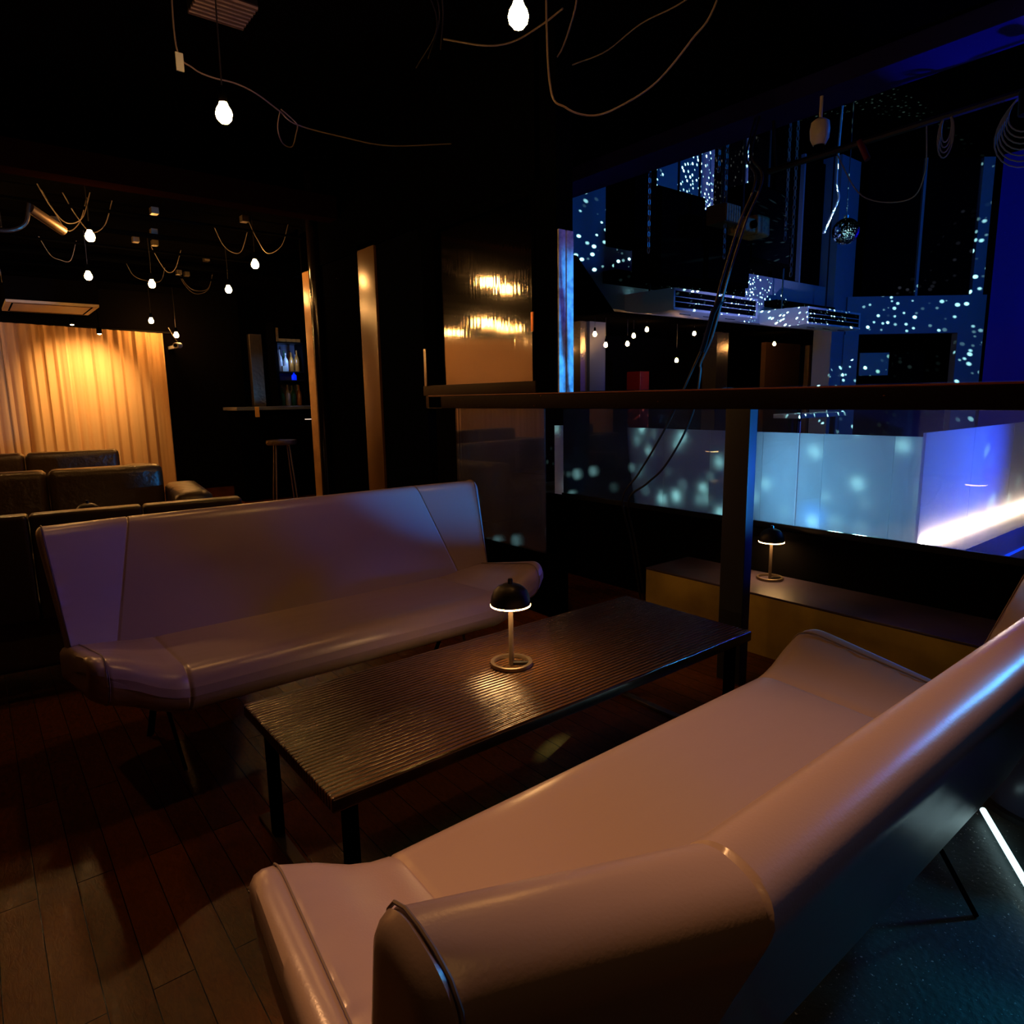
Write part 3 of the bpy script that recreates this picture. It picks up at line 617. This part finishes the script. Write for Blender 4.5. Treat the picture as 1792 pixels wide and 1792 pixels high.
# clutter of pipes, brackets and cables under the soffit
rn = random.Random(4)
for i in range(6):
    y = 5.7+.62*i
    single(MB().tube([(-4.6, y, 2.55), (2.38, y+.05, 2.55)], .020 if i % 2 else .012, 10), 'ceiling_pipe', black, 'dark pipe running under the lounge ceiling among the bulbs', 'pipe', (0, y, 2.5), 'pipes under the lounge ceiling')
for i in range(10):
    x = rn.uniform(.3, 2.2); y = rn.uniform(5.4, 9.0); L = rn.uniform(.12, .3)
    cable('hanging_cable', [(x-.05, y, 2.64), (x+.02, y+.02, 2.50), (x+L*.5, y+.03*(i%3), 2.40+.02*(i%4)), (x+L, y+.04, 2.47), (x+L+.06, y+.02, 2.64)], .0035, cable_m, 'short grey cable loop drooping among the lounge bulbs')
for i in range(9):
    x = rn.uniform(.4, 2.2); y = rn.uniform(5.5, 8.8)
    single(box(x, x+.05, y, y+.07, 2.595, 2.64), 'ceiling_bracket', steel_dark, 'small metal bracket glinting among the lounge bulbs', 'bracket', (x, y, 2.44), 'ceiling brackets')
t = thing('spotlight_rig', 'old pendant fixture with a curved yoke left of the bulb cluster', 'spotlight', (.30, 5.3, 2.30))
MB().tube(spline([(-.16, 0, .13), (-.12, 0, .0), (0, 0, -.05), (.12, 0, .0), (.16, 0, .13)]), .012, 8).build('yoke', foil, t)
MB().tube([(.16, 0, .10), (.34, .15, .02)], .03, 12).build('barrel', pole_m, t)
MB().tube([(0, 0, .34), (0, 0, -.03)], .008, 6).build('rod', black_metal, t)

# small white camera by the curtain
t = thing('wall_camera', 'small white security camera at the edge of the curtain', 'camera', (2.20, 9.55, 1.93))
MB().tube([(.05, .05, 0), (-.03, -.08, -.01)], .035, 16).build('housing', white_p, t)
MB().tube([(-.03, -.08, -.01), (-.036, -.09, -.012)], .022, 14).build('lens', black_gloss, t)
MB().tube([(.02, 0, .03), (-.03, .02, .12), (-.05, .1, .22)], .006, 6).build('cable', cable_m, t)
box(.03, .07, .03, .60, -.02, .02).build('bracket', white_p, t)

# ---------------------------------------------------------------- bar at the back
t = thing('bar_pillar', 'square pillar clad in scuffed metal beside the bar shelves', 'pillar', (3.0, 9.0, 0))
box(-.075, .075, -.05, .05, 1.14, 2.05).build('cladding', foil, t, False)
box(-.16, .16, .05, .30, 0, 2.64).build('core', black, t, False)
t = thing('bar_counter', 'dark bar counter in front of the bottle shelves', 'bar counter', (3.2, 8.5, 0))
box(-.70, 1.0, -.2, .35, 1.10, 1.14).build('worktop', mat('blue_grey_top', (.10, .12, .18), .3), t, True, .006)
box(-.66, .96, -.12, .3, 0, 1.10).build('front_panel', black, t, False)
box(.12, .34, -.21, -.2, .97, .978).build('edge_light', emis('dim_strip', (1, .65, .5), 1.5), t, False)
t = thing('bottle_shelf', 'tall black bottle shelf with a yellow framed top behind the bar', 'shelf', (3.72, 9.85, 0))
for x in (-.20, .20): box(x-.02, x+.02, -.18, .12, 0, 2.3).build('side_panel', black_gloss, t, False)
for z in (1.14, 1.50, 1.62, 2.03): box(-.18, .18, -.18, .12, z-.015, z).build('shelf_board', black_metal, t, False)
box(-.17, .15, -.19, -.17, 2.035, 2.075).build('sign_frame', yellowish, t, False); box(-.19, -.16, -.19, -.17, 2.035, 2.22).build('sign_frame', yellowish, t, False)
box(-.17, .17, .10, .12, 1.14, 2.03).build('back_panel', mat('shelf_back', (.10, .14, .22), .5), t, False)
prot = {}
kinds = [('green', bottle_green), ('amber', bottle_amber), ('clear', bottle_clear), ('blue glowing', bottle_blue)]
def bottle(kind, m, h, loc, label):
    t = MB().lathe([(0, 0), (.034, 0), (.036, .01), (.036, h*.55), (.028, h*.68), (.012, h*.78), (.011, h*.97), (.013, h*.98), (.013, h), (0, h)], 12).build('bottle', m)
    t.location = loc; return tag(t, label, 'bottle', 'bottles behind the bar')
rb = random.Random(2); row = {1.14: 'bottom', 1.62: 'upper', 1.5: 'middle'}
for z, n in ((1.14, 4), (1.62, 4)):
    for i in range(n):
        for dd in range(2):
            k, m = kinds[rb.randrange(3)]; 
            bottle(k, m, rb.uniform(.24, .31), (3.585+.083*i+.02*dd, 9.74+.1*dd, z), '%s glass bottle, %s row, on the %s board of the bar shelf' % (k, ['front', 'rear'][dd], row[z]))
bottle('blue', bottle_blue, .11, (3.76, 9.70, 1.50), 'small glowing blue bottle on the middle shelf board')
single(box(3.60, 3.66, 9.69, 9.72, 1.62, 1.70), 'label_card', paper, 'small pale card standing among the bar bottles', 'card', (3.63, 9.7, 1.62))
t = thing('drink_tap', 'upright chrome edged tap column on the bar counter', 'drink tap', (3.92, 8.75, 1.14))
box(-.05, .05, -.04, .04, 0, .58).build('column', mat('violet_grey', (.12, .10, .15), .3), t, True, .01); box(-.056, -.05, -.045, -.038, 0, .58).build('chrome_edge', steel, t, False)
single(box(2.70, 2.745, 8.25, 8.27, 1.02, 1.14), 'menu_tag', mat('amber_tag', (.7, .4, .12), .6), 'little amber tag hanging below the bar pillar', 'tag', (2.72, 8.26, 1.02))
# bar stools in the dark before the counter
t = thing('bar_stool', 'black bar stool with brass legs in front of the bar', 'stool', (2.75, 7.6, 0))
MB().lathe([(0, .72), (.16, .72), (.17, .74), (.165, .77), (0, .78)], 20).build('seat', black_leather, t)
for a in range(4):
    c, s_ = math.cos(a*PI/2+.6), math.sin(a*PI/2+.6); MB().tube([(.10*c, .10*s_, .72), (.17*c, .17*s_, 0)], .009, 6).build('leg', foil, t)

# ---------------------------------------------------------------- dance hall: air conditioners
def ac(label, loc, w_):
    t = thing('ceiling_air_conditioner', label, 'air conditioner', loc, 0, 'ceiling air conditioners in the hall')
    pr = rounded_profile([(0, .0), (0, .235), (.70, .245), (.70, .06), (.36, -.015)], [.03, .04, .02, .02, .2], 5)
    MB().loops([[(x, p[0], p[1]) for p in pr] for x in (0, w_)]).build('body', white_p, t)
    def frame(x0, x1, z0, z1, wd):
        m = MB(); m.box(x0, x1, -.02, .01, z0, z0+wd); m.box(x0, x1, -.02, .01, z1-wd, z1); m.box(x0, x0+wd, -.02, .01, z0+wd, z1-wd); m.box(x1-wd, x1, -.02, .01, z0+wd, z1-wd); return m
    frame(0, w_, .0, .235, .028).build('front_frame', white_p, t, True, .006)
    g = box(.03, w_-.03, -.008, .02, .03, .205).build('grille', grille, t, False)
    for z in (.085, .14): box(.04, w_-.04, -.016, -.008, z, z+.008).build('louver', white_p, g, False)
    for i in range(3): box(.35+i*.45, .55+i*.45, .16, .17, -.012+.02*0, -.004).build('bottom_slot', grille, t, False)
    for x in (.15, w_-.15): MB().tube([(x, .45, .24), (x, .45, 4.8-loc[2])], .012, 6).build('hanger', black_metal, t)
    return t
ac('ceiling air conditioner nearest, crossed by the taped cable', (6.22, 4.9, 2.13), 1.66)
ac('ceiling air conditioner farther along the blue wall', (9.10, 4.9, 2.13), 1.56)
single(box(5.85, 8.4, 5.40, 5.60, 2.47, 2.60), 'service_duct', black, 'black duct above the nearer air conditioner', 'duct', (7, 5.3, 2.47))
single(box(9.2, 10.9, 5.40, 5.60, 2.44, 2.52), 'service_duct', black, 'black duct above the farther air conditioner', 'duct', (10, 5.3, 2.44))

# ---------------------------------------------------------------- hanging loudspeakers, chains and hoists
def speaker(label, x0, x1, y, z0, z1, n=2):
    t = thing('hanging_loudspeaker', label, 'loudspeaker', ((x0+x1)/2, y, z0), 0, 'loudspeakers hung over the dance floor')
    a, b, h = x0-(x0+x1)/2, x1-(x0+x1)/2, z1-z0
    box(a, b, 0, .3, 0, h).build('cabinet', black, t, True, .01); box(a+.03, b-.03, -.012, 0, .03, h-.03).build('grille', grille, t, False)
    for x in (a+.15, b-.15): MB().tube([(x, .2, h), (x, .2, 4.8-z0)], .012, 6).build('chain', cable_b, t)
speaker('black loudspeaker hung highest, left of the hoists', 4.57, 4.90, 4.05, 2.50, 3.2)
speaker('wide black loudspeaker under the two hoists', 4.92, 5.60, 4.05, 2.24, 3.0)
speaker('black loudspeaker just above the nearer air conditioner', 5.62, 6.36, 4.05, 2.26, 2.9)
speaker('black loudspeaker beside the double chain', 6.42, 7.2, 4.1, 2.55, 3.3)
single(MB().loops([[(4.9, y, 2.10), (5.0, y, 2.62), (5.05, y, 2.62), (5.62, y, 2.10)] for y in (5.2, 5.59)]), 'ramp_fascia', black, 'black slanting fascia at the corner of the blue wall', 'fascia', (5.2, 5.4, 2.1), smooth=False)
t = thing('chain_hoist', 'ochre chain hoist above the wide loudspeaker, barred housing', 'hoist', (5.40, 3.7, 2.70))
for i in range(6): box(.01+i*.036, .036+i*.036, -.01, .0, .01, .15).build('rib', yellowish, t, False)
box(0, .23, 0, .2, 0, .16).build('housing', mat('hoist_core', (.12, .07, .02), .5), t, True, .01)
MB().tube([(.1, .1, .15), (.1, .1, 2.10)], .012, 6).build('lifting_chain', cable_b, t)
t = thing('chain_hoist', 'ochre chain hoist crossed by the taped cable', 'hoist', (5.72, 3.7, 2.66))
box(0, .20, 0, .2, .0, .13).build('housing', yellowish, t, True, .02); box(.16, .38, -.02, .2, -.01, .17).build('gearbox', yellowish, t, True, .03)
MB().tube([(.11, -.03, .07), (.11, .0, .07)], .035, 16).build('port', black, t)
MB().tube([(.1, .1, .12), (.1, .1, 2.14)], .012, 6).build('lifting_chain', cable_b, t)
def chain(label, x, y, z0, z1, m=None):
    mb = MB(); n = int((z1-z0)/.042)
    for i in range(n):
        z = z0+i*.042; a = i % 2
        P = [(x+(.012*math.cos(t) if a else 0), y+(0 if a else .012*math.cos(t)), z+.026*math.sin(t)) for t in [2*PI*k/10 for k in range(11)]]
        mb.tube(P, .0045, 5)
    return single(mb, 'chain', m or steel, label, 'chain', (x, y, z0), 'hanging steel chains')
chain('short chain dangling over the wide loudspeaker', 4.62, 3.9, 2.40, 4.80)
chain('chain dangling below the barred hoist', 5.46, 3.74, 2.42, 2.75)
chain('first of the long chains beside the hoists', 6.05, 3.5, 2.60, 4.80)
chain('second of the long chains beside the hoists', 6.18, 3.5, 2.30, 4.80)
chain('thin chain at the far side of the high loudspeaker', 5.0, 3.5, 3.0, 4.80)
chain('slack chain above the barred hoist', 5.25, 3.6, 2.88, 4.80)
# taped cable bundle falling to the kerb
P1 = [(2.62, 1.645, 2.06), (2.60, 1.70, 1.90), (2.60, 1.769, 1.705), (2.60, 1.80, 1.60), (2.60, 1.845, 1.45), (2.60, 1.90, 1.34), (2.60, 1.945, 1.254), (2.61, 2.04, 1.09), (2.63, 2.16, .93), (2.65, 2.27, .80), (2.66, 2.38, .66), (2.8, 2.44, .4), (2.9, 2.45, .05)]
t = thing('taped_cable_bundle', 'two dark cables taped together, hanging in front of the glass', 'cable bundle', (2.60, 1.8, 1.7))
off = lambda P, d: [(x-2.60+d[0], y-1.8+d[1], z-1.7+d[2]) for x, y, z in P]
top = [(4.1, 2.6, 2.92), (3.4, 2.2, 2.45)]
MB().tube([tuple(p) for p in spline(off(top+P1, (0, .012, 0)), 6)], .0055, 6).build('cable', cable_b, t)
MB().tube([tuple(p) for p in spline(off(top+P1[:6]+[(2.60, 1.90, 1.30), (2.60, 1.925, 1.15), (2.61, 2.0, 1.0), (2.63, 2.12, .85), (2.65, 2.24, .76), (2.66, 2.37, .655)]+P1[-2:], (0, -.018, .0)), 6)], .0055, 6).build('cable', cable_b, t)
MB().tube([tuple(p) for p in off([(2.60, 1.79, 1.60), (2.60, 1.82, 1.55), (2.60, 1.86, 1.42), (2.60, 1.872, 1.39)], (0, 0, 0))], .017, 8).build('tape', black_gloss, t)

# ---------------------------------------------------------------- mirror ball and rigging
bm = MB(); R = .15; nlat = 20; t = thing('mirror_ball', 'mirror ball hanging in the dance hall beside the pilaster', 'mirror ball', (8.397, 4.087, 3.081))
for i in range(nlat):
    a0 = -PI/2+PI*i/nlat+.01; a1 = -PI/2+PI*(i+1)/nlat-.01; n = max(4, int(36*math.cos((a0+a1)/2)))
    for j in range(n):
        b0 = 2*PI*j/n+.012; b1 = 2*PI*(j+1)/n-.012; k = len(bm.v)
        for a, b in ((a0, b0), (a0, b1), (a1, b1), (a1, b0)): bm.v.append((R*math.cos(a)*math.cos(b), R*math.cos(a)*math.sin(b), R*math.sin(a)))
        bm.f.append((k, k+1, k+2, k+3))
bm.build('mirror_tiles', mirror_m, t, False)
MB().lathe([(R*.985*math.cos(-PI/2+PI*i/16), R*.985*math.sin(-PI/2+PI*i/16)) for i in range(17)], 32).build('core', black_gloss, t)
MB().lathe([(0, .14), (.03, .15), (.03, .18), (0, .19)], 12).build('cap', steel, t)
MB().tube([(0, 0, .18), (.0, .0, 1.72)], .006, 6).build('rod', black_metal, t)
cable('hanging_cable', [(8.2, 4.10, 4.8), (8.15, 4.1, 4.2), (8.13, 4.10, 3.62), (8.16, 4.08, 3.45), (8.15, 4.08, 3.38), (8.08, 4.12, 3.2), (8.0, 4.15, 3.02)], .014, white_p, 'pale strap dangling beside the mirror ball')
t = thing('dome_speaker', 'white egg shaped ceiling speaker at the edge of the hall beam', 'ceiling speaker', (4.1, 2.185, 2.70))
MB().lathe([(0, -.07), (.035, -.065), (.052, -.03), (.056, .02), (.05, .06), (.03, .075), (0, .08)], 24).build('housing', white_p, t)
MB().tube([(0, 0, .07), (0, 0, .26)], .01, 8).build('bracket', white_p, t); MB().lathe([(0, -.075), (.03, -.074), (.03, -.066), (0, -.065)], 18).build('grille', black, t)
single(MB().tube([(4.25, 2.6, 2.62), (4.6, .4, 2.78)], .02, 8).tube([(4.26, 2.55, 2.62), (4.2, 2.55, 2.92)], .01, 6).tube([(4.58, .5, 2.77), (4.58, .5, 4.8)], .01, 6), 'lighting_bar', black_metal, 'black lighting bar under the blue beam, cable coils on it', 'lighting bar', (4.4, 1.5, 2.7))
coil = MB()
for k in range(7):
    r = .085+.012*k; coil.tube([(4.48+.01*k+.01*math.sin(3*a), 1.27+r*math.cos(a), 2.72-r*1.1+r*1.15*math.sin(a)) for a in [2*PI*i/24 for i in range(25)]], .004, 5)
single(coil, 'cable_coil', cable_m, 'big coil of grey cable hung on the lighting bar', 'cable coil', (4.5, 1.27, 2.5))
coil = MB()
for k in range(4):
    r = .05+.01*k; coil.tube([(4.40, 1.62+r*.5*math.cos(a), 2.69-r*1.3+r*1.4*math.sin(a)) for a in [2*PI*i/20 for i in range(21)]], .004, 5)
single(coil, 'cable_coil', cable_m, 'small bunch of cable loops beside the big coil', 'cable coil', (4.4, 1.62, 2.55))
cable('hanging_cable', [(4.39, 1.72, 2.69), (4.5, 1.75, 2.45), (4.55, 1.85, 2.33), (4.5, 2.1, 2.40), (4.31, 2.2, 2.66)], .004, cable_m, 'slack cable under the lighting bar')
single(MB().tube([(4.33, 2.06, 2.67), (4.32, 2.00, 2.55)], .018, 10), 'red_clamp', red_m, 'small red clamp under the white egg shaped speaker', 'clamp', (4.3, 2.02, 2.54))
t = thing('beam_light', 'small stage light clamped high on the blue beam', 'stage light', (4.30, 1.22, 2.94))
MB().tube([(0, 0, -.02), (0, 0, -.28)], .008, 6).build('rod', black_metal, t); MB().lathe([(0, -.40), (.04, -.39), (.045, -.28), (0, -.27)], 14).build('housing', black_gloss, t)
box(-.02, .02, -.015, .015, -.10, .02).build('clamp', steel, t)

# ---------------------------------------------------------------- things in the room past the hall
struct('trim_far_column_1', box(10.83, 11.19, 7.5, 7.8, -.3, 2.32), foil)
struct('trim_far_column_2', box(7.36, 7.50, 7.5, 7.8, -.3, 2.32), foil)
struct('trim_far_column_3', box(7.51, 7.85, 7.45, 7.8, -.3, 2.32), mat('navy_column', (.04, .06, .14), .4))
struct('wall_far_panel_1', box(12.46, 13.77, 7.5, 7.6, -.3, 2.2), brownpanel)
struct('wall_far_panel_2', box(14.15, 14.85, 7.5, 7.6, -.3, 2.2), mat('rose_wall_panel', (.55, .32, .24), .6))
t = thing('red_cabinet', 'small red lacquered cabinet in the far room', 'cabinet', (8.75, 7.6, -.3))
box(.1, .33, 0, .3, 0, 1.90).build('body', red_m, t, True, .01); box(.12, .30, -.01, 0, .98, 1.66).build('door', red_m, t, False)
t = thing('high_table', 'pale blue lit high table behind the handrail in the hall', 'table', (9.25, 5.0, 0))
box(0, 1.45, 0, .4, .84, .9).build('tabletop', pale, t, True, .005)
for x in (.1, 1.35): box(x-.03, x+.03, .15, .21, -.3, .84).build('leg', black_metal, t)
P = D0+DR*.72+DN*.55
t = thing('framed_picture', 'small pale picture on the dark recessed end wall', 'picture', (P.x, P.y, 1.48), math.atan2(DR.y, DR.x))
box(-.18, .32, 0, .02, 0, .38).build('print', paper, t, False); box(-.2, .34, .02, .04, -.02, .40).build('frame', black_gloss, t, False)

# ---------------------------------------------------------------- floor level on the near right
single(MB().tube([(2.112, .534, .03), (1.70, .267, .03)], .008, 10), 'light_tube', tube_m, 'bright cold white light tube lying on the floor behind the near sofa', 'light tube', (1.9, .4, .03))
t = thing('drum_stool', 'dark drum shaped stool at the right edge of the view', 'stool', (2.33, .43, 0))
MB().lathe([(0, .0), (.15, .0), (.17, .03), (.18, .18), (.17, .33), (.15, .36), (0, .36)], 32).build('seat', mat('speckled_vinyl', (.03, .035, .07), .3, 0, .6, noise=(120, (.3, .35, .5), .70, .74)), t)
MB().lathe([(.155, .0), (.185, .0), (.185, .02), (.155, .02), (.155, 0)], 32).build('base_ring', black_metal, t)
